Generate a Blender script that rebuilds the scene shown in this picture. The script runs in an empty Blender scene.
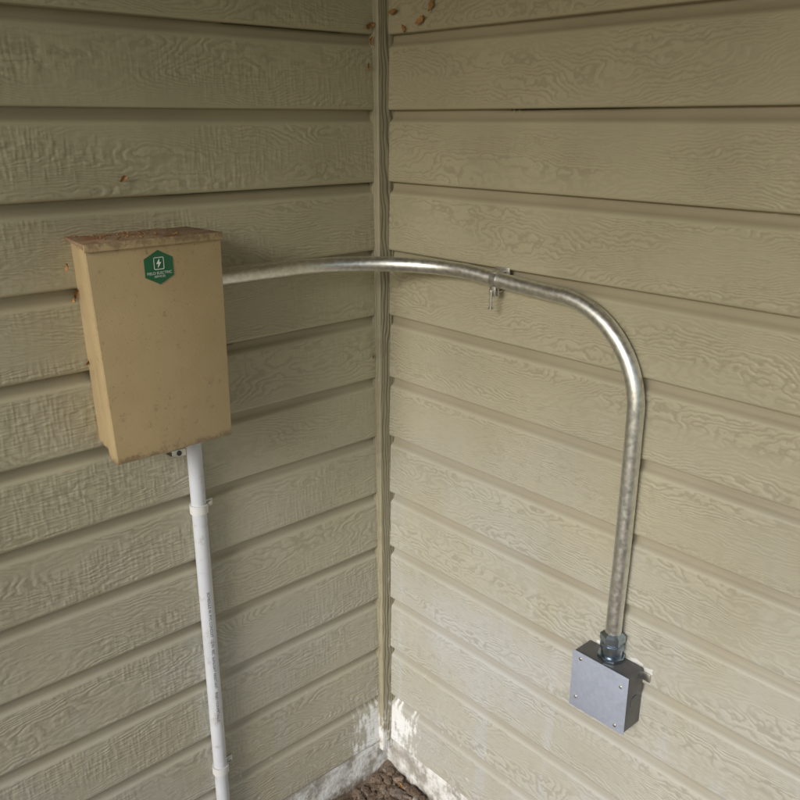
import bpy, bmesh, math, random
import numpy as np
from mathutils import Vector, Matrix, noise
random.seed(7)
scene=bpy.context.scene
COL=scene.collection
E=0.12; Z0=1.466-0.12*11   # lap spacing, bottom of siding (0.146)
NB=19; ZTOP=Z0+NB*E

# ------------------------------------------------------------------ helpers
def obj_from(name,verts,faces,mat=None,parent=None,smooth=False):
    me=bpy.data.meshes.new(name); me.from_pydata([tuple(v) for v in verts],[],faces); me.update()
    if smooth:
        for p in me.polygons: p.use_smooth=True
    o=bpy.data.objects.new(name,me); COL.objects.link(o)
    if mat: me.materials.append(mat)
    if parent: o.parent=parent
    return o
def empty(name):
    e=bpy.data.objects.new(name,None); COL.objects.link(e); e.empty_display_size=.05
    return e
def from_bm(name,bm,mat,parent=None,smooth=False):
    me=bpy.data.meshes.new(name); bm.normal_update(); bm.to_mesh(me); bm.free()
    if smooth:
        for p in me.polygons: p.use_smooth=True
    o=bpy.data.objects.new(name,me); COL.objects.link(o)
    if mat: me.materials.append(mat)
    if parent: o.parent=parent
    return o
def autosmooth(o,ang=35):
    me=o.data
    for p in me.polygons: p.use_smooth=True
    try: me.set_sharp_from_angle(angle=math.radians(ang))
    except Exception: pass
def hexa(name,c8,mat,parent=None,bev=0.0,seg=2):
    bm=bmesh.new(); v=[bm.verts.new(c) for c in c8]
    for f in [(0,1,2,3),(4,5,6,7),(0,1,5,4),(1,2,6,5),(2,3,7,6),(3,0,4,7)]: bm.faces.new([v[i] for i in f])
    bmesh.ops.recalc_face_normals(bm,faces=bm.faces)
    if bev>0: bmesh.ops.bevel(bm,geom=list(bm.edges),offset=bev,segments=seg,affect='EDGES',profile=.5)
    o=from_bm(name,bm,mat,parent); autosmooth(o); return o
def box(name,lo,hi,mat,parent=None,bev=0.0):
    x0,y0,z0=lo;x1,y1,z1=hi
    return hexa(name,[(x0,y0,z0),(x1,y0,z0),(x1,y1,z0),(x0,y1,z0),(x0,y0,z1),(x1,y0,z1),(x1,y1,z1),(x0,y1,z1)],mat,parent,bev)
def tube(name,pts,radii,mat,parent=None,n=28,smooth=True,phase=0):
    pts=[Vector(p) for p in pts]
    if not hasattr(radii,'__len__'): radii=[radii]*len(pts)
    T=[]
    for i in range(len(pts)):
        a=pts[max(i-1,0)]; b=pts[min(i+1,len(pts)-1)]
        t=(b-a)
        if t.length<1e-9: t=T[-1] if T else Vector((0,0,1))
        T.append(t.normalized())
    up=Vector((0,0,1)) if abs(T[0].z)<.9 else Vector((1,0,0))
    N=(up-T[0]*up.dot(T[0])).normalized()
    verts=[];faces=[]
    for i,(p,t,r) in enumerate(zip(pts,T,radii)):
        N=(N-t*N.dot(t)).normalized(); B=t.cross(N)
        for k in range(n):
            a=2*math.pi*k/n+phase; verts.append(p+r*(math.cos(a)*N+math.sin(a)*B))
    for i in range(len(pts)-1):
        for k in range(n):
            a=i*n+k;b=i*n+(k+1)%n; faces.append((a,b,b+n,a+n))
    faces.append(tuple(reversed(range(n)))); faces.append(tuple((len(pts)-1)*n+k for k in range(n)))
    o=obj_from(name,verts,faces,mat,parent)
    if smooth: autosmooth(o,40)
    return o
def lathe(name,prof,mat,parent,origin,axis,n=32,hexn=None):
    axis=Vector(axis).normalized()
    u=Vector((1,0,0)) if abs(axis.x)<.9 else Vector((0,1,0))
    u=(u-axis*u.dot(axis)).normalized(); w=axis.cross(u); origin=Vector(origin)
    verts=[];faces=[]; n=hexn or n
    for h,r in prof:
        for k in range(n):
            a=2*math.pi*k/n; verts.append(origin+axis*h+r*(math.cos(a)*u+math.sin(a)*w))
    m=len(prof)
    for i in range(m-1):
        for k in range(n):
            a=i*n+k;b=i*n+(k+1)%n; faces.append((a,b,b+n,a+n))
    faces.append(tuple(reversed(range(n)))); faces.append(tuple((m-1)*n+k for k in range(n)))
    o=obj_from(name,verts,faces,mat,parent); autosmooth(o,35); return o

# ---------------- vectorised gradient noise
_rs=np.random.RandomState(11); _perm=np.tile(_rs.permutation(1024),2).astype(np.int64)
_ang=_rs.rand(1024)*2*np.pi; _gx=np.cos(_ang); _gy=np.sin(_ang)
def pn(x,y,seed=0):
    xi=np.floor(x).astype(np.int64); yi=np.floor(y).astype(np.int64); xf=x-xi; yf=y-yi
    fx=xf*xf*xf*(xf*(xf*6-15)+10); fy=yf*yf*yf*(yf*(yf*6-15)+10)
    def g(ix,iy,dx,dy):
        h=_perm[(_perm[(ix+seed*131)&1023]+iy)&1023]; return _gx[h]*dx+_gy[h]*dy
    a=g(xi,yi,xf,yf); b=g(xi+1,yi,xf-1,yf); c=g(xi,yi+1,xf,yf-1); d=g(xi+1,yi+1,xf-1,yf-1)
    return (a+(b-a)*fx)*(1-fy)+(c+(d-c)*fx)*fy
def fbm(x,y,seed=0,o=4,r=.5):
    s=0;a=1;t=0
    for i in range(o): s=s+a*pn(x*2**i,y*2**i,seed+i); t+=a; a*=r
    return s/t
def ss(v,a,b):
    t=np.clip((v-a)/(b-a),0,1); return t*t*(3-2*t)

# ------------------------------------------------------------------ materials
class NT:
    def __init__(s,name):
        s.m=bpy.data.materials.new(name); s.m.use_nodes=True; s.t=s.m.node_tree
        s.b=s.t.nodes['Principled BSDF']
    def n(s,t,**k):
        nd=s.t.nodes.new(t)
        for a,v in k.items(): setattr(nd,a,v)
        return nd
    def l(s,a,b): s.t.links.new(a,b)
    def put(s,sock,v):
        if isinstance(v,bpy.types.NodeSocket): s.l(v,sock)
        elif v is not None: sock.default_value=v
    def math(s,op,a,b=None,c=None,clamp=False):
        nd=s.n('ShaderNodeMath',operation=op,use_clamp=clamp)
        s.put(nd.inputs[0],a); s.put(nd.inputs[1],b); s.put(nd.inputs[2],c); return nd.outputs[0]
    def noise(s,vec,scale,detail=2.0,rough=.5,dist=0.0):
        nd=s.n('ShaderNodeTexNoise'); s.put(nd.inputs['Vector'],vec); nd.inputs['Scale'].default_value=scale
        nd.inputs['Detail'].default_value=detail; nd.inputs['Roughness'].default_value=rough; nd.inputs['Distortion'].default_value=dist
        return nd.outputs['Fac']
    def step(s,v,a,b,lo=0.0,hi=1.0):
        nd=s.n('ShaderNodeMapRange',interpolation_type='SMOOTHSTEP'); s.put(nd.inputs[0],v)
        nd.inputs[1].default_value=a; nd.inputs[2].default_value=b; nd.inputs[3].default_value=lo; nd.inputs[4].default_value=hi
        return nd.outputs[0]
    def mix(s,f,a,b):
        nd=s.n('ShaderNodeMix',data_type='RGBA'); s.put(nd.inputs[0],f)
        for i,v in ((6,a),(7,b)):
            if isinstance(v,bpy.types.NodeSocket): s.l(v,nd.inputs[i])
            else: nd.inputs[i].default_value=(*v,1)
        return nd.outputs[2]
    def bump(s,h,dist,strength=1.0):
        nd=s.n('ShaderNodeBump'); nd.inputs['Strength'].default_value=strength; nd.inputs['Distance'].default_value=dist
        s.l(h,nd.inputs['Height']); return nd.outputs[0]
    def obj(s): return s.n('ShaderNodeTexCoord').outputs['Object']
    def set(s,**k):
        for a,v in k.items():
            sock=s.b.inputs[a.replace('_',' ')]
            if isinstance(v,bpy.types.NodeSocket): s.l(v,sock)
            elif isinstance(v,tuple) and len(v)==3: sock.default_value=(*v,1)
            else: sock.default_value=v

BASE=(.418,.380,.256)
def siding_mat():
    """weathered exterior paint; masks come from the mesh (wood-grain groove, lap recess, mineral stain, dusting with painted-in low light)"""
    m=NT('siding_paint'); at=m.n('ShaderNodeAttribute',attribute_name='wear_light'); s=m.n('ShaderNodeSeparateColor'); m.l(at.outputs['Color'],s.inputs[0])
    n=m.noise(m.obj(),5,1,.6)
    c=m.mix(m.step(n,.3,.7),tuple(x*.94 for x in BASE),tuple(x*1.05 for x in BASE))
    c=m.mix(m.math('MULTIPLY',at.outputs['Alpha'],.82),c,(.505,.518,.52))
    c=m.mix(m.math('MULTIPLY',s.outputs[0],.40),c,(.17,.145,.09))
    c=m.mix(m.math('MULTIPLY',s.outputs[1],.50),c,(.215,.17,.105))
    c=m.mix(s.outputs[2],c,(.84,.85,.86))
    m.set(Base_Color=c,Roughness=.40); m.b.inputs['Specular IOR Level'].default_value=.6
    return m.m
M_sid=siding_mat()
def trim_mat():
    m=NT('trim_paint'); at=m.n('ShaderNodeAttribute',attribute_name='wear_light'); s=m.n('ShaderNodeSeparateColor'); m.l(at.outputs['Color'],s.inputs[0])
    c=m.mix(s.outputs[0],(.35,.318,.22),(.13,.112,.073)); n=m.noise(m.obj(),30,2)
    c=m.mix(m.step(n,.45,.7,0,.3),c,(.20,.17,.12)); c=m.mix(s.outputs[2],c,(.82,.82,.82))
    m.set(Base_Color=c,Roughness=.5); return m.m
M_trim=trim_mat()
def simple(name,col,rough=.5,metal=0,bumpd=0,bscale=200,var=.12,vscale=12,dirt=None,dscale=30,dth=(.55,.75),det=2):
    m=NT(name); o=m.obj(); n=m.noise(o,vscale,det,.6)
    c=m.mix(m.step(n,.3,.7),tuple(x*(1-var) for x in col),tuple(min(1,x*(1+var)) for x in col))
    if dirt: c=m.mix(m.step(m.noise(o,dscale,4,.7),*dth,0,.8),c,dirt)
    m.set(Base_Color=c,Roughness=m.step(n,.2,.8,max(.05,rough-.06),rough+.06),Metallic=metal)
    if bumpd: m.set(Normal=m.bump(m.noise(o,bscale,2,.6),bumpd))
    return m.m
def enamel_mat():
    """baked tan enamel: slight fading, fine dusting, grime near the bottom and top edges"""
    m=NT('tan_enamel'); o=m.obj(); n=m.noise(o,9,3,.6); sp=m.n('ShaderNodeSeparateXYZ'); m.l(o,sp.inputs[0]); z=sp.outputs[2]
    c=m.mix(m.step(n,.3,.7),(.425,.320,.172),(.475,.360,.200))
    g=m.noise(o,55,4,.75)
    c=m.mix(m.step(g,.56,.78,0,.7),c,(.34,.25,.145))
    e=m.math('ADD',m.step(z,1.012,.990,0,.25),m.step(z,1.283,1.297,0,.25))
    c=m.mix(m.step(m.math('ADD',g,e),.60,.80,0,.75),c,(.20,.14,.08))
    fl=m.noise(o,330,1,.5); c=m.mix(m.step(fl,.73,.77,0,.6),c,(.16,.11,.06))
    m.set(Base_Color=c,Roughness=m.step(n,.2,.8,.30,.44),Normal=m.bump(m.noise(o,500,1,.6),.00016)); return m.m
M_box=enamel_mat()
M_boxtop=simple('dusty_tan_enamel',(.30,.21,.125),.7,0,.0008,260,.2,25,dirt=(.22,.08,.04),dscale=22,dth=(.46,.58))
M_emt=simple('galvanized_steel',(.74,.74,.70),.42,1.0,0,260,.10,130)
M_zinc=simple('blue_zinc',(.36,.43,.51),.30,1.0,0,500,.14,60)
M_strap=simple('strap_steel',(.62,.61,.57),.42,1.0,.0001,400,.15,60)
M_pvc=simple('grey_pvc',(.56,.58,.62),.34,0,0,300,.05,14,dirt=(.40,.38,.34),dscale=45,dth=(.56,.74))
M_pvcs=simple('pale_strap',(.62,.62,.61),.45,0,0,300,.06,14)
M_ink=simple('black_ink',(.05,.05,.055),.6)
M_green=simple('label_green',(.012,.12,.05),.35,0,0,1,.05)
M_white=simple('label_white',(.72,.80,.74),.4)
M_caulk=simple('white_caulk',(.66,.66,.64),.6,0,.0006,150)
M_dark=simple('shaded_hole',(.03,.03,.03),.6)
M_leaf=simple('dry_leaf_brown',(.32,.165,.055),.7,0,0,200,.35,40)
def cover_mat():
    m=NT('plate_zinc'); o=m.obj()
    v=m.n('ShaderNodeTexVoronoi'); m.l(o,v.inputs['Vector']); v.inputs['Scale'].default_value=150
    g=m.n('ShaderNodeSeparateColor'); m.l(v.outputs['Color'],g.inputs[0])
    c=m.mix(g.outputs[0],(.37,.415,.52),(.42,.46,.57)); sm=m.noise(o,28,3,.6); c=m.mix(m.step(sm,.5,.75,0,.35),c,(.28,.30,.35))
    m.set(Base_Color=c,Metallic=.2,Roughness=m.step(g.outputs[1],0,1,.30,.40))
    return m.m
M_cover=cover_mat()
M_jbox=simple('junction_box_steel',(.12,.12,.125),.40,.4,0,300,.14,50)
def concrete_mat():
    m=NT('concrete'); o=m.obj(); n=m.noise(o,22,4,.7)
    c=m.mix(m.step(n,.35,.65),(.32,.30,.26),(.54,.53,.51)); c=m.mix(m.step(m.noise(o,11,4,.75),.44,.60),c,(.72,.72,.71))
    sp=m.n('ShaderNodeSeparateXYZ'); m.l(o,sp.inputs[0])
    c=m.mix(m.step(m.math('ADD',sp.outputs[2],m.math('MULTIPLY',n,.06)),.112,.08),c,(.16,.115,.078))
    m.set(Base_Color=c,Roughness=.9,Normal=m.bump(n,.006)); return m.m
M_conc=concrete_mat()
def soil_mat():
    m=NT('soil'); o=m.obj(); n=m.noise(o,30,3,.8)
    c=m.mix(m.step(n,.3,.7),(.09,.062,.043),(.24,.185,.135))
    far=m.noise(o,.5,2,.6); sp=m.n('ShaderNodeVectorMath',operation='LENGTH'); m.l(o,sp.inputs[0])
    g=m.math('MULTIPLY',m.step(sp.outputs['Value'],2.5,4.5),m.step(far,.35,.5)); c=m.mix(g,c,(.08,.11,.045))
    m.set(Base_Color=c,Roughness=.95); return m.m
M_soil=soil_mat()
def rock_mat():
    m=NT('rock'); g=m.n('ShaderNodeNewGeometry'); r=g.outputs['Random Per Island']
    cr=m.n('ShaderNodeValToRGB'); m.l(r,cr.inputs[0]); e=cr.color_ramp.elements
    e[0].color=(.12,.080,.052,1); e[1].color=(.46,.40,.34,1)
    for p,c in ((.35,(.18,.13,.092,1)),(.65,(.29,.215,.165,1)),(.88,(.25,.22,.19,1))): x=e.new(p); x.color=c
    o=m.obj(); n=m.noise(o,120,4,.7); c=m.mix(m.step(n,.38,.62,0,.7),cr.outputs[0],(.12,.082,.053))
    m.set(Base_Color=c,Roughness=.9,Normal=m.bump(n,.005)); return m.m
M_rock=rock_mat()
M_ceil=simple('stained_wood_soffit',(.36,.29,.17),.8,0,0,60,.15,6,det=0)
M_post=simple('painted_post',(.40,.36,.25),.5)

# ------------------------------------------------------------------ siding walls (embossed wood-grain lap boards, real relief)
def grid_mesh(name,P,W,mat,parent=None):
    nu,nr=P.shape[:2]; me=bpy.data.meshes.new(name); nv=nu*nr
    me.vertices.add(nv); me.vertices.foreach_set('co',P.reshape(-1).astype(np.float32))
    idx=np.arange(nv,dtype=np.int32).reshape(nu,nr)
    q=np.stack([idx[:-1,:-1],idx[:-1,1:],idx[1:,1:],idx[1:,:-1]],-1).reshape(-1,4); nf=len(q)
    me.loops.add(nf*4); me.loops.foreach_set('vertex_index',q.reshape(-1))
    me.polygons.add(nf); me.polygons.foreach_set('loop_start',np.arange(0,nf*4,4,dtype=np.int32))
    try: me.polygons.foreach_set('loop_total',np.full(nf,4,dtype=np.int32))
    except Exception: pass
    me.update(calc_edges=True)
    a=me.color_attributes.new('wear_light','FLOAT_COLOR','POINT'); a.data.foreach_set('color',W.reshape(-1).astype(np.float32))
    me.polygons.foreach_set('use_smooth',np.ones(nf,dtype=bool)); me.materials.append(mat)
    o=bpy.data.objects.new(name,me); COL.objects.link(o)
    if parent: o.parent=parent
    return o
PROF=[(0.0,.0105),(.0012,.0128),(.0035,.0138),(.098,.0112),(.1005,.0102),(.103,.0064),(.107,.0030),(.1195,.0010)]
def siding(name,mat,tf,seed,hatch,crackle,flip):
    us=list(np.arange(0,1.12,.0015))+list(np.arange(1.12,1.8,.008))+list(np.arange(1.8,3.21,.04)); us=np.array(us)
    rb=[];rz=[];rd=[]
    ph=[p[0] for p in PROF]; pd=[p[1] for p in PROF]
    for b in range(NB):
        stepz=.0010 if Z0+b*E<1.70 else .006
        hs=sorted(set([0.0,.0006,.0012,.0022,.0035,.1005,.103,.105,.107,.112,.1195]+list(np.round(np.arange(.0045,.0995,stepz),5))))
        rb.append(b);rz.append(0.0);rd.append(.001)
        for h in hs: rb.append(b);rz.append(h);rd.append(float(np.interp(h,ph,pd)))
    rb=np.array(rb);h=np.array(rz);d=np.array(rd)
    U,H=np.meshgrid(us,h,indexing='ij'); B=np.broadcast_to(rb,U.shape); D=np.broadcast_to(d,U.shape); V=Z0+B*E+H
    uo=U+B*3.37+seed*1.9; vo=H+B*7.77
    face=ss(H,.002,.006)*(1-ss(H,.095,.099))
    n1=pn(uo*1.9,vo*9,seed)+.30*pn(uo*6,vo*22,seed+1)
    n2=pn(uo*26,vo*55,seed+2); n3=pn(uo*95,vo*110,seed+3)
    phs=vo*165+n1*18+n2*(.9+.6*crackle)+n3*(.25+.30*crackle)
    s=.5+.5*np.sin(phs*2*np.pi)
    r=s**.8
    brk=ss(pn(uo*55,vo*150,seed+13),-.32,.0)
    amp=(.45+.55*ss(pn(uo*5,vo*22,seed+4),-.25,.15))
    r=r*amp*(.35+.65*brk)
    ck=1-ss(np.abs(pn(uo*60,vo*95,seed+16)+.4*pn(uo*140,vo*190,seed+17)),0,.10)
    r=r-ck*.30*(.4+.6*crackle)*amp
    h1=ss(pn(uo*270,vo*30,seed+5)+.4*pn(uo*135,vo*20,seed+6),-.10,.20)
    h2=ss(pn(uo*20,vo*380,seed+7)+.35*pn(uo*60,vo*190,seed+12),-.10,.20)
    hm=.30+.70*ss(pn(uo*3.5,vo*11,seed+8),-.08,.15)
    hat=(h1*.60+h2*.75)*hm*hatch
    relief=(r*.00088*(1-.35*hm*hatch)+hat*.00062)*face*(1-ss(U,1.15,1.7)*.8)
    relief=relief+.00016*pn(U*420,V*420,seed+9)*(U<1.12)
    bow=.0011*pn(U*2.2,B*3.1+seed+.5,seed)+.0005*pn(U*9,V*9,3)
    wz=.0013*pn(U*1.7,B*5.7+seed+.3,seed+1)
    P=tf(U,D+relief+bow,V+wz)
    groove=np.clip((1-ss(r,.0,.40))*amp*face*.8,0,1)
    groove=np.maximum(groove,(1-ss(hat,0,.3))*hm*hatch*face*.45)
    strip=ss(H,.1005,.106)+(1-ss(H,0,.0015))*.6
    dn=fbm(U*5,V*5,21,4); dust_light=(1-ss(V,.40,1.30))*(.75+.5*np.clip(dn*2,-.5,.5))  # cool lift towards the bottom: some dust, plus brighter light painted into the colour
    runs=ss(pn(U*34,V*1.5,33)+.5*pn(U*80,V*3,35),.1,.5)*.25*(1-ss(V,.3,1.2)); dust_light=np.clip(dust_light+runs*face,0,1)
    if seed==1: dust_light=dust_light*.5
    near=(1-ss(U,.045,.15))*(1-ss(V,.20,.31))*ss(V,.10,.15)
    sn=fbm(U*34,V*20,seed+15,6,.75)+.30*pn(U*150,V*18,seed+18)
    st=ss(sn+near*.50,.20,.46)*ss(near,.02,.3)
    nb=(1-ss(U,.08,.75))*(1-ss(V,.14,.62)); sp=ss(fbm(U*60,V*40,seed+22,5,.75)+.10*nb,.25,.42)*nb*.65
    white=np.clip(np.maximum(st*.90,sp),0,1)
    rough_edge=ss(fbm(U*3,V*3,44,3),-.1,.3)
    W=np.stack([groove,np.clip(strip*(.75+.35*rough_edge),0,1),white,dust_light],-1)
    return grid_mesh(name,P[:, ::-1] if flip else P,W[:, ::-1] if flip else W,mat)
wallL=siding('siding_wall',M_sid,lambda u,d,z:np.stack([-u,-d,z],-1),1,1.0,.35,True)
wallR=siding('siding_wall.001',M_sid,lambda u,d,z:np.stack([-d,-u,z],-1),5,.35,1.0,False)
box('backing',(-3.2,.0025,.0),(.12,.12,ZTOP),M_post,wallL)
box('backing',(.0025,-3.2,.0),(.12,.0005,ZTOP),M_post,wallR)

# corner trim board with open vertical grain
def trim():
    x0,x1,y0,y1=-.037,-.0005,-.026,-.0005
    path=[]
    for t in np.linspace(0,1,22): path.append((x0,y1+(y0+.0015-y1)*t))
    path.append((x0+.0005,y0+.0005))
    for t in np.linspace(0,1,34): path.append((x0+.0015+(x1-x0-.0015)*t,y0))
    path=np.array(path); n=len(path); L=np.concatenate([[0],np.cumsum(np.hypot(*np.diff(path,axis=0).T))])
    zs=np.concatenate([np.arange(.128,1.72,.003),np.arange(1.72,ZTOP,.02)])
    Z,S=np.meshgrid(zs,L,indexing='ij')
    ph=S*150+pn(S*14,Z*2.0,3)*4.0+pn(S*60,Z*22,4)*.8
    r=.5+.5*np.sin(ph*2*np.pi); edge=ss(S,0,.003)*(1-np.exp(-((S-.0245)/.003)**2))
    rel=(r*.00075+.0005*pn(S*200,Z*60,9))*edge*ss(pn(S*20,Z*4,8),-.35,.1)
    nx=np.where(np.arange(n)<22,-1.0,0.0); ny=np.where(np.arange(n)<22,0.0,-1.0)
    w=.0009*pn(Z*5,Z*0+.5,6); w2=.0009*pn(Z*5,Z*0+9.5,7)
    P=np.stack([path[:,0]+nx*rel+w,path[:,1]+ny*rel+w2,Z],-1)
    left=(np.arange(n)<22)[None,:]*np.ones_like(Z)
    g=np.clip((1-ss(r,.0,.45))*.9*edge,0,1)*(1-.55*left)
    st=ss(fbm(S*40,Z*22,5,5,.7)+(1-ss(Z,.14,.30))*.46-.06,.18,.42)
    W=np.stack([g,g*0,np.clip(st,0,1)*.85,g*0],-1)
    return grid_mesh('corner_trim',P,W,M_trim)
trim()

# foundation
def rough_block(name,fn,L,mat):
    n=int(L/.012); m=14; verts=[];faces=[]
    prof=[(-.05,.009)]+[(.139*k/(m-3),.009) for k in range(m-2)]+[(.1445,.0)]
    for i in range(n+1):
        s=L*i/n
        for z,d in prof:
            e=.004*noise.noise(Vector((s*14,z*14,L)))+.002*noise.noise(Vector((s*60,z*60,L)))
            verts.append(fn(s,d+(e if d>0 else 0),z+(0 if z<.13 else -abs(e)*.8)))
    R=len(prof)
    for i in range(n):
        for k in range(R-1):
            a=i*R+k; faces.append((a,a+1,a+1+R,a+R))
    return obj_from(name,verts,faces,mat,smooth=True)
fe=empty('concrete_foundation')
for o in (rough_block('footing_a',lambda s,d,z:(-s,-d,z),3.2,M_conc),rough_block('footing_b',lambda s,d,z:(-d,-s,z),3.2,M_conc)): o.parent=fe

# ------------------------------------------------------------------ ground
def gh(x,y):
    r=math.hypot(x,y)
    h=.068*max(0,1-r/.6)+.020*noise.noise(Vector((x*6,y*6,0)))+.010*noise.noise(Vector((x*26,y*26,2)))
    return h*max(0,min(1,(3.5-r)/1.5))+.012
bm=bmesh.new()
xs=[-400,-120,-40,-15,-7,-4]+[-3.2+.1*i for i in range(20)]+[-1.2+.02*i for i in range(61)]+[.1,.5,3,12,60,400]
vg=[[bm.verts.new((x,y,gh(x,y))) for y in xs] for x in xs]
for i in range(len(xs)-1):
    for j in range(len(xs)-1): bm.faces.new((vg[i][j],vg[i+1][j],vg[i+1][j+1],vg[i][j+1]))
from_bm('ground',bm,M_soil,smooth=True)
bm=bmesh.new()
def rock(bm,x,y,r,seed,sub=None):
    t=bmesh.ops.create_icosphere(bm,subdivisions=sub or (2 if r>.008 else 1),radius=1)
    sx,sy,sz=r*random.uniform(.8,1.4),r*random.uniform(.7,1.1),r*random.uniform(.45,.8)
    R=Matrix.Rotation(random.uniform(0,6.3),3,'Z')@Matrix.Rotation(random.uniform(-.5,.5),3,'X')
    for v in t['verts']:
        p=v.co.copy(); k=1+.5*noise.noise(p*1.3+Vector((seed,0,0)))+.14*noise.noise(p*4+Vector((seed,5,0)))
        q=p*k; q=Vector((max(-.8,min(.8,q.x)),max(-.82,min(.78,q.y)),max(-.8,min(.7,q.z))))
        q=R@Vector((q.x*sx,q.y*sy,q.z*sz)); v.co=q+Vector((x,y,gh(x,y)+sz*.25))
for i in range(1700):
    x=-.02-abs(random.gauss(0,.19)); y=-.02-abs(random.gauss(0,.19))
    if x<-1.1 or y<-1.1: continue
    r=random.choice([.002,.003,.003,.004,.004,.005,.006,.008,.011])*random.uniform(.8,1.2)
    if x>-.012-r: x=-.012-r
    if y>-.012-r: y=-.012-r
    rock(bm,x,y,r,i*1.7)
for (x,y,r) in ((-.052,-.088,.018),(-.09,-.12,.022),(-.14,-.09,.016),(-.05,-.15,.017),(-.14,-.16,.026),(-.18,-.07,.016),(-.045,-.20,.022),(-.20,-.13,.024),(-.06,-.25,.022)):
    rock(bm,x,y,r,x*99,3)
from_bm('gravel',bm,M_rock)

# ------------------------------------------------------------------ porch roof and an unseen beam added low to shade the wall tops
roof=empty('porch_roof')
for i in range(34):
    y1=.0-.1*i
    box('soffit_board_%d'%i,(-2.3,y1-.0985,ZTOP-.004),(.3,y1,ZTOP+.016),M_ceil,roof)
box('shade_beam',(-2.36,-3.42,ZTOP-.17),(-2.302,.02,ZTOP+.12),M_post,roof,.003)
box('roof_deck',(-2.3,-3.4,ZTOP+.03),(.3,.2,ZTOP+.06),M_post,roof)

# ------------------------------------------------------------------ electrical enclosure on left wall
enc=empty('electrical_enclosure')
def fr(x0b,x1b,x0t,x1t,z0,z1,y0,y1,dx=0):
    return [(x0b+dx,y0,z0),(x1b,y0,z0),(x1t,y0,z1),(x0t+dx,y0,z1),(x0b,y1,z0),(x1b,y1,z0),(x1t,y1,z1),(x0t,y1,z1)]
cz0,cz1=.990,1.297
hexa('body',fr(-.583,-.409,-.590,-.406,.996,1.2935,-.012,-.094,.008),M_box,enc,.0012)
hexa('cover_front',fr(-.588,-.405,-.600,-.402,cz0,cz1,-.1025,-.105),M_box,enc,.0010,3)
hexa('cover_flange_l',[(-.5865,-.074,cz0),(-.5845,-.074,cz0),(-.5965,-.074,cz1-.002),(-.5985,-.074,cz1-.002),(-.588,-.1022,cz0),(-.586,-.1022,cz0),(-.598,-.1022,cz1-.002),(-.600,-.1022,cz1-.002)],M_box,enc,.0004)
hexa('cover_flange_r',[(-.407,-.074,cz0),(-.405,-.074,cz0),(-.402,-.074,cz1-.002),(-.404,-.074,cz1-.002),(-.407,-.1022,cz0),(-.405,-.1022,cz0),(-.402,-.1022,cz1-.002),(-.404,-.1022,cz1-.002)],M_box,enc,.0004)
box('cover_flange_bottom',(-.5855,-.1022,cz0),(-.4075,-.080,cz0+.002),M_box,enc,.0004)
hexa('rain_hood',[(-.589,-.011,1.2955),(-.405,-.011,1.2955),(-.405,-.011,1.2985),(-.589,-.011,1.2985),(-.6015,-.1055,1.291),(-.4005,-.1055,1.291),(-.4005,-.1055,1.2985),(-.6015,-.1055,1.2985)],M_boxtop,enc,.0008)
box('hood_lip',(-.6020,-.1085,1.2885),(-.4000,-.1058,1.2990),M_box,enc,.0009)
x,z=-.4945,cz0-.001
box('hasp_tab',(x-.011,-.104,z-.012),(x+.011,-.1022,z-.0005),M_strap,enc,.0008)
box('hasp_tab_back',(x-.011,-.1018,z-.012),(x+.006,-.082,z-.010),M_strap,enc,.0006)
lathe('hasp_eye',[(0,.0040),(.001,.0040)],M_dark,enc,(x,-.1040,z-.006),(0,-1,0),20)  # solid dark disc painted in as the shaded hole
bm=bmesh.new()
for i in range(55):
    t=bmesh.ops.create_icosphere(bm,subdivisions=1,radius=1); r=random.uniform(.0006,.0019)
    cx,cy=random.gauss(-.515,.035),random.uniform(-.085,-.016); cx=max(-.58,min(-.41,cx))
    for v in t['verts']: v.co=Vector((cx+v.co.x*r*1.5,cy+v.co.y*r,1.299+v.co.z*r*.6))
from_bm('debris',bm,M_leaf,enc)
lab=Vector((-.5005,-.1052,1.259))
vt=[(0,.0235),(.021,.0125),(.021,-.0125),(0,-.0235),(-.021,-.0125),(-.021,.0125)]
def flat(name,pts,d,mat):
    n=len(pts); vs=[(lab.x+a,lab.y-d,lab.z+b) for a,b in pts]+[(lab.x+a,lab.y-d+.0005,lab.z+b) for a,b in pts]
    return obj_from(name,vs,[tuple(range(n))]+[(i,(i+1)%n,n+(i+1)%n,n+i) for i in range(n)],mat,enc)
flat('label_plate',vt,.0006,M_green)
def ring(name,w,h,t,oz,d):
    out=[];inn=[]
    for cx,cy,a0 in ((w-.002,h-.002,0),(-w+.002,h-.002,90),(-w+.002,-h+.002,180),(w-.002,-h+.002,270)):
        for k in range(5):
            a=math.radians(a0+k*22.5); out.append((cx+.002*math.cos(a),oz+cy+.002*math.sin(a))); inn.append((cx+(.002-t)*math.cos(a),oz+cy+(.002-t)*math.sin(a)))
    n=len(out); vs=[(lab.x+a,lab.y-d,lab.z+b) for a,b in out+inn]
    obj_from(name,vs,[(i,(i+1)%n,n+(i+1)%n,n+i) for i in range(n)],M_white,enc)
ring('label_icon_frame',.0076,.0085,.0010,.0055,.0012)
flat('label_bolt',[(.0012,.0118),(-.0036,.0048),(-.0006,.0048),(-.0016,-.0004),(.0036,.0070),(.0006,.0070)],.0013,M_white)
def text_mesh(body,size):
    cu=bpy.data.curves.new('t','FONT'); cu.body=body; cu.size=size; cu.align_x='CENTER'; cu.align_y='CENTER'
    o=bpy.data.objects.new('t',cu); COL.objects.link(o); bpy.context.view_layer.update()
    me=bpy.data.meshes.new_from_object(o.evaluated_get(bpy.context.evaluated_depsgraph_get()))
    bpy.data.objects.remove(o); return me
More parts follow.
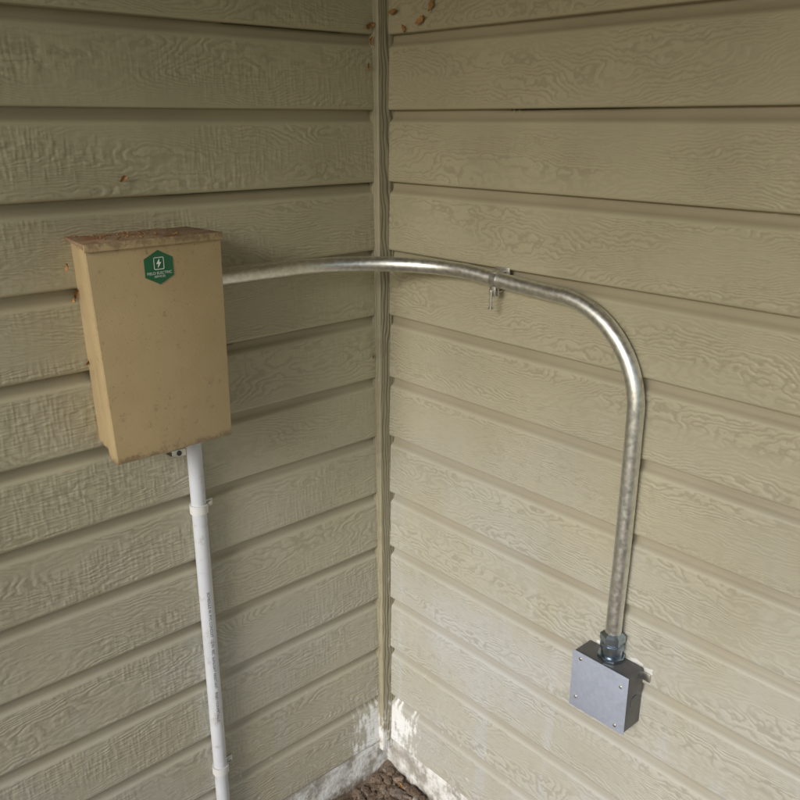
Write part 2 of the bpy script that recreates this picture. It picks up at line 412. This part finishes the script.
for body,size,dz in (('FIELD ELECTRIC',.0052,-.0078),('SERVICES',.0040,-.0124)):
    me=text_mesh(body,size)
    for v in me.vertices: v.co=Vector((lab.x+v.co.x,lab.y-.0012,lab.z+dz+v.co.y))
    me.materials.append(M_white); o=bpy.data.objects.new('label_text',me); COL.objects.link(o); o.parent=enc

# ------------------------------------------------------------------ PVC riser
pvc=empty('pvc_conduit'); px,py=-.43,-.0255
tube('pipe',[(px,py,.9955),(px,py,.5),(px,py,-.04)],.0122,M_pvc,pvc,36)
lathe('coupling',[(0,.0123),(.0005,.0140),(.016,.0140),(.0165,.0123)],M_pvc,pvc,(px,py,.979),(0,0,1),36)
me=text_mesh('SCHEDULE 40  PVC CONDUIT  1/2 IN  90C  SUNLIGHT RESISTANT    RIGID NONMETALLIC',.0066)
ca=math.atan2(-.86,-.52)
for v in me.vertices:
    s,a=v.co.x,ca+v.co.y/.0122+.35; v.co=Vector((px+.0125*math.cos(a),py+.0125*math.sin(a),.56-s))
me.materials.append(M_ink); o=bpy.data.objects.new('printed_marking',me); COL.objects.link(o); o.parent=pvc
def pvc_strap(z):
    s=empty('conduit_strap')
    lathe('band',[(-.0075,.0125),(-.0075,.0150),(.0075,.0150),(.0075,.0125)],M_pvcs,s,(px,py,z),(0,0,1),36)
    hexa('ear',[(px+.011,-.0195,z-.0075),(px+.030,-.0175,z-.0065),(px+.030,-.0145,z-.0065),(px+.011,-.0145,z-.0075),(px+.011,-.0195,z+.0075),(px+.030,-.0175,z+.0065),(px+.030,-.0145,z+.0065),(px+.011,-.0145,z+.0075)],M_pvcs,s,.001)
    lathe('screw',[(0,.0045),(.002,.0043),(.003,.003)],M_strap,s,(px+.023,-.0180,z),(0,-1,0),16)
pvc_strap(.845); pvc_strap(.318)

# ------------------------------------------------------------------ metal conduit
emt=empty('metal_conduit'); P=[(-.412,-.048,1.2225),(-.34,-.048,1.222)]
for k in range(0,25):
    a=math.radians(90-90*k/24*.98); P.append((-.235+.2*math.cos(a),-.248+.2*math.sin(a),1.2215-.004*k/24))
P+=[(-.029,-.30,1.212),(-.0265,-.36,1.2075)]
for k in range(0,25):
    a=math.radians(90*k/24); P.append((-.027,-.42-.149*math.sin(a),1.056+.149*math.cos(a)))
P+=[(-.0275,-.5695,.95),(-.028,-.569,.82),(-.0295,-.568,.74),(-.030,-.568,.672)]
def cr(P,n=4):
    P=[Vector(p) for p in P]; out=[]
    for i in range(len(P)-1):
        p0=P[max(i-1,0)];p1=P[i];p2=P[i+1];p3=P[min(i+2,len(P)-1)]
        for k in range(n):
            t=k/n; out.append(.5*((2*p1)+(p2-p0)*t+(2*p0-5*p1+4*p2-p3)*t*t+(3*p1-p0-3*p2+p3)*t**3))
    out.append(P[-1]); return out
tube('pipe',cr(P,2),.0124,M_emt,emt,36)
lathe('connector_nut',[(0,.0165),(.001,.0172),(.007,.0172),(.009,.015)],M_strap,emt,(-.4035,-.048,1.2225),(1,0,0),32)
c0=(-.030,-.568,.6555)
lathe('connector_locknut',[(0,.0205),(.0015,.0215),(.006,.0215),(.007,.0205)],M_zinc,emt,c0,(0,0,1),hexn=8)
lathe('connector_body',[(.006,.0165),(.018,.0165),(.0185,.0185),(.026,.0185),(.0265,.0170),(.029,.0170)],M_zinc,emt,c0,(0,0,1),36)
lathe('connector_gland',[(.029,.0182),(.0305,.0195),(.041,.0195),(.043,.0170),(.046,.0135)],M_zinc,emt,c0,(0,0,1),hexn=6)
cl=empty('conduit_clamp')
lathe('band',[(-.006,.0125),(-.006,.0141),(.006,.0141),(.006,.0125)],M_strap,cl,(-.029,-.302,1.2115),(0,-1,0),32)
box('upper_tab',(-.040,-.3085,1.2225),(-.012,-.296,1.2245),M_strap,cl,.0004)
box('foot',(-.016,-.316,1.219),(-.0135,-.288,1.230),M_strap,cl,.0005)
box('lower_tab_a',(-.0385,-.3080,1.186),(-.0370,-.2960,1.2025),M_strap,cl,.0004)
box('lower_tab_b',(-.031,-.3080,1.186),(-.0295,-.2960,1.2025),M_strap,cl,.0004)
lathe('bolt',[(-.004,.0024),(.018,.0024)],M_strap,cl,(-.022,-.302,1.1925),(-1,0,0),16)
lathe('hanging_screw',[(0,.0036),(.003,.0036),(.0032,.0022),(.028,.0022),(.0282,.004),(.031,.004)],M_strap,cl,(-.041,-.302,1.197),(0,0,-1),16)

# ------------------------------------------------------------------ junction box on right wall
jb=empty('junction_box'); y0,y1,z0,z1=-.6185,-.5155,.553,.6555
box('body',(-.0550,y0+.0012,z0+.0012),(-.012,y1-.0012,z1-.0012),M_jbox,jb,.0030)
box('cover',(-.0575,y0,z0),(-.0555,y1,z1),M_cover,jb,.0009)
for (yy,zz) in ((y0+.016,z0+.010),(y1-.016,z1-.010),(y0+.012,z1-.020),(y1-.012,z0+.020)):
    lathe('cover_screw',[(0,.0030),(.001,.0028),(.0016,.0018)],M_strap,jb,(-.0575,yy,zz),(-1,0,0),16)
lathe('knockout',[(0,.0110),(.0005,.0110),(.0005,.0098)],M_jbox,jb,(-.033,y0+.0008,z0+.05),(0,-1,0),28)
lathe('knockout_bottom',[(0,.0110),(.0005,.0110),(.0005,.0098)],M_jbox,jb,(-.033,(y0+y1)/2,z0+.0008),(0,0,-1),28)
box('ear_upper',(-.0175,y0-.012,z1-.020),(-.0155,y0+.004,z1-.006),M_strap,jb,.0008)
def blob(loc,s,seed):
    bm=bmesh.new(); t=bmesh.ops.create_icosphere(bm,subdivisions=3,radius=1)
    for v in t['verts']:
        k=1+.5*noise.noise(v.co*1.6+Vector((seed,0,0))); v.co=Vector((loc[0]+v.co.x*k*s[0],loc[1]+v.co.y*k*s[1],loc[2]+v.co.z*k*s[2]))
    from_bm('caulk',bm,M_caulk,jb,True)
blob((-.0125,y0-.006,z1-.004),(.0025,.009,.007),3); blob((-.0125,(y0+y1)/2+.026,z1+.003),(.002,.018,.0045),8); blob((-.0125,y0+.018,z1+.002),(.002,.014,.004),12)

# ------------------------------------------------------------------ dry leaf scraps
def leaf(loc,size,nrm,rot,name='dry_leaf'):
    nrm=Vector(nrm).normalized(); t=Vector((0,0,1)) if abs(nrm.z)<.8 else Vector((0,1,0)); u=t.cross(nrm).normalized(); w=nrm.cross(u)
    vs=[];fs=[];n=7;L=Vector(loc)
    for i in range(n+1):
        s=i/n*2-1; wd=(1-s*s)**.6*.45*(1+.3*random.uniform(-1,1))
        for k in (-1,0,1):
            a=s*size; b=k*wd*size; ca_,sa=math.cos(rot),math.sin(rot)
            vs.append(L+u*(a*ca_-b*sa)+w*(a*sa+b*ca_)+nrm*(.002+size*(.35*s*s+.30*k*k)+random.uniform(0,.0008)))
    for i in range(n):
        for k in range(2):
            a=i*3+k; fs.append((a,a+1,a+4,a+3))
    return obj_from(name,vs,fs,M_leaf,smooth=True)
LN=(0,-1,0);RN=(-1,0,0)
for a in [((-.048,-.014,1.598),.010,LN,.4),((-.045,-.014,1.575),.007,LN,1.3),((-.050,-.014,1.535),.006,LN,1.9),((-.014,-.045,1.62),.009,RN,.2),
          ((-.014,-.112,1.602),.011,RN,.5),((-.014,-.135,1.622),.010,RN,1.2),((-.014,-.07,1.592),.007,RN,2),
          ((-.50,-.014,1.372),.007,LN,.6),((-.585,-.014,1.22),.007,LN,1.2),((-.578,-.014,1.12),.007,LN,.3),((-.604,-.060,1.265),.007,RN,1.0),((-.600,-.06,1.22),.006,RN,.3),((-.045,-.013,1.03),.004,LN,1)]:
    leaf(*a)
for i in range(9):
    x,y=-.03-abs(random.gauss(0,.14)),-.03-abs(random.gauss(0,.14)); z=gh(x,y)+.010
    leaf((x,y,z),random.uniform(.006,.011),(random.uniform(-.4,.4),random.uniform(-.5,-.2),1),random.uniform(0,6))

# ------------------------------------------------------------------ light, sky
el=math.radians(24); trav=Vector((.96,.25,0)).normalized()
d=Vector((trav.x*math.cos(el),trav.y*math.cos(el),-math.sin(el)))
sl=bpy.data.lights.new('sun','SUN'); sl.energy=2.55; sl.angle=math.radians(24); sl.color=(1,.98,.945)
so=bpy.data.objects.new('sun',sl); COL.objects.link(so); so.rotation_euler=d.to_track_quat('-Z','Y').to_euler(); so.location=(-3,-1,3)
w=bpy.data.worlds.new('World'); scene.world=w; w.use_nodes=True; nt=w.node_tree
sk=nt.nodes.new('ShaderNodeTexSky'); sk.sky_type='NISHITA'; sk.sun_disc=False; sk.sun_elevation=el; sk.sun_rotation=math.atan2(-trav.x,-trav.y)%(2*math.pi)
bg=nt.nodes['Background']; bg.inputs[1].default_value=.14; nt.links.new(sk.outputs[0],bg.inputs[0])

# ------------------------------------------------------------------ camera
cam=bpy.data.cameras.new('camera'); co=bpy.data.objects.new('camera',cam); COL.objects.link(co)
F=Vector((.6665,.7455,0)).normalized(); R=Vector((F.y,-F.x,0)); p=math.radians(18.43)
fw=F*math.cos(p)-Vector((0,0,math.sin(p))); up=F*math.sin(p)+Vector((0,0,math.cos(p)))
Mx=Matrix((R,up,-fw)).transposed().to_4x4(); Mx.translation=Vector((-1.0196,-1.181,1.45)); co.matrix_world=Mx
cam.sensor_width=36; cam.lens=37.8; cam.clip_start=.02; cam.clip_end=2000
scene.camera=co
scene.view_settings.view_transform='Standard'; scene.view_settings.look='None'; scene.view_settings.exposure=0
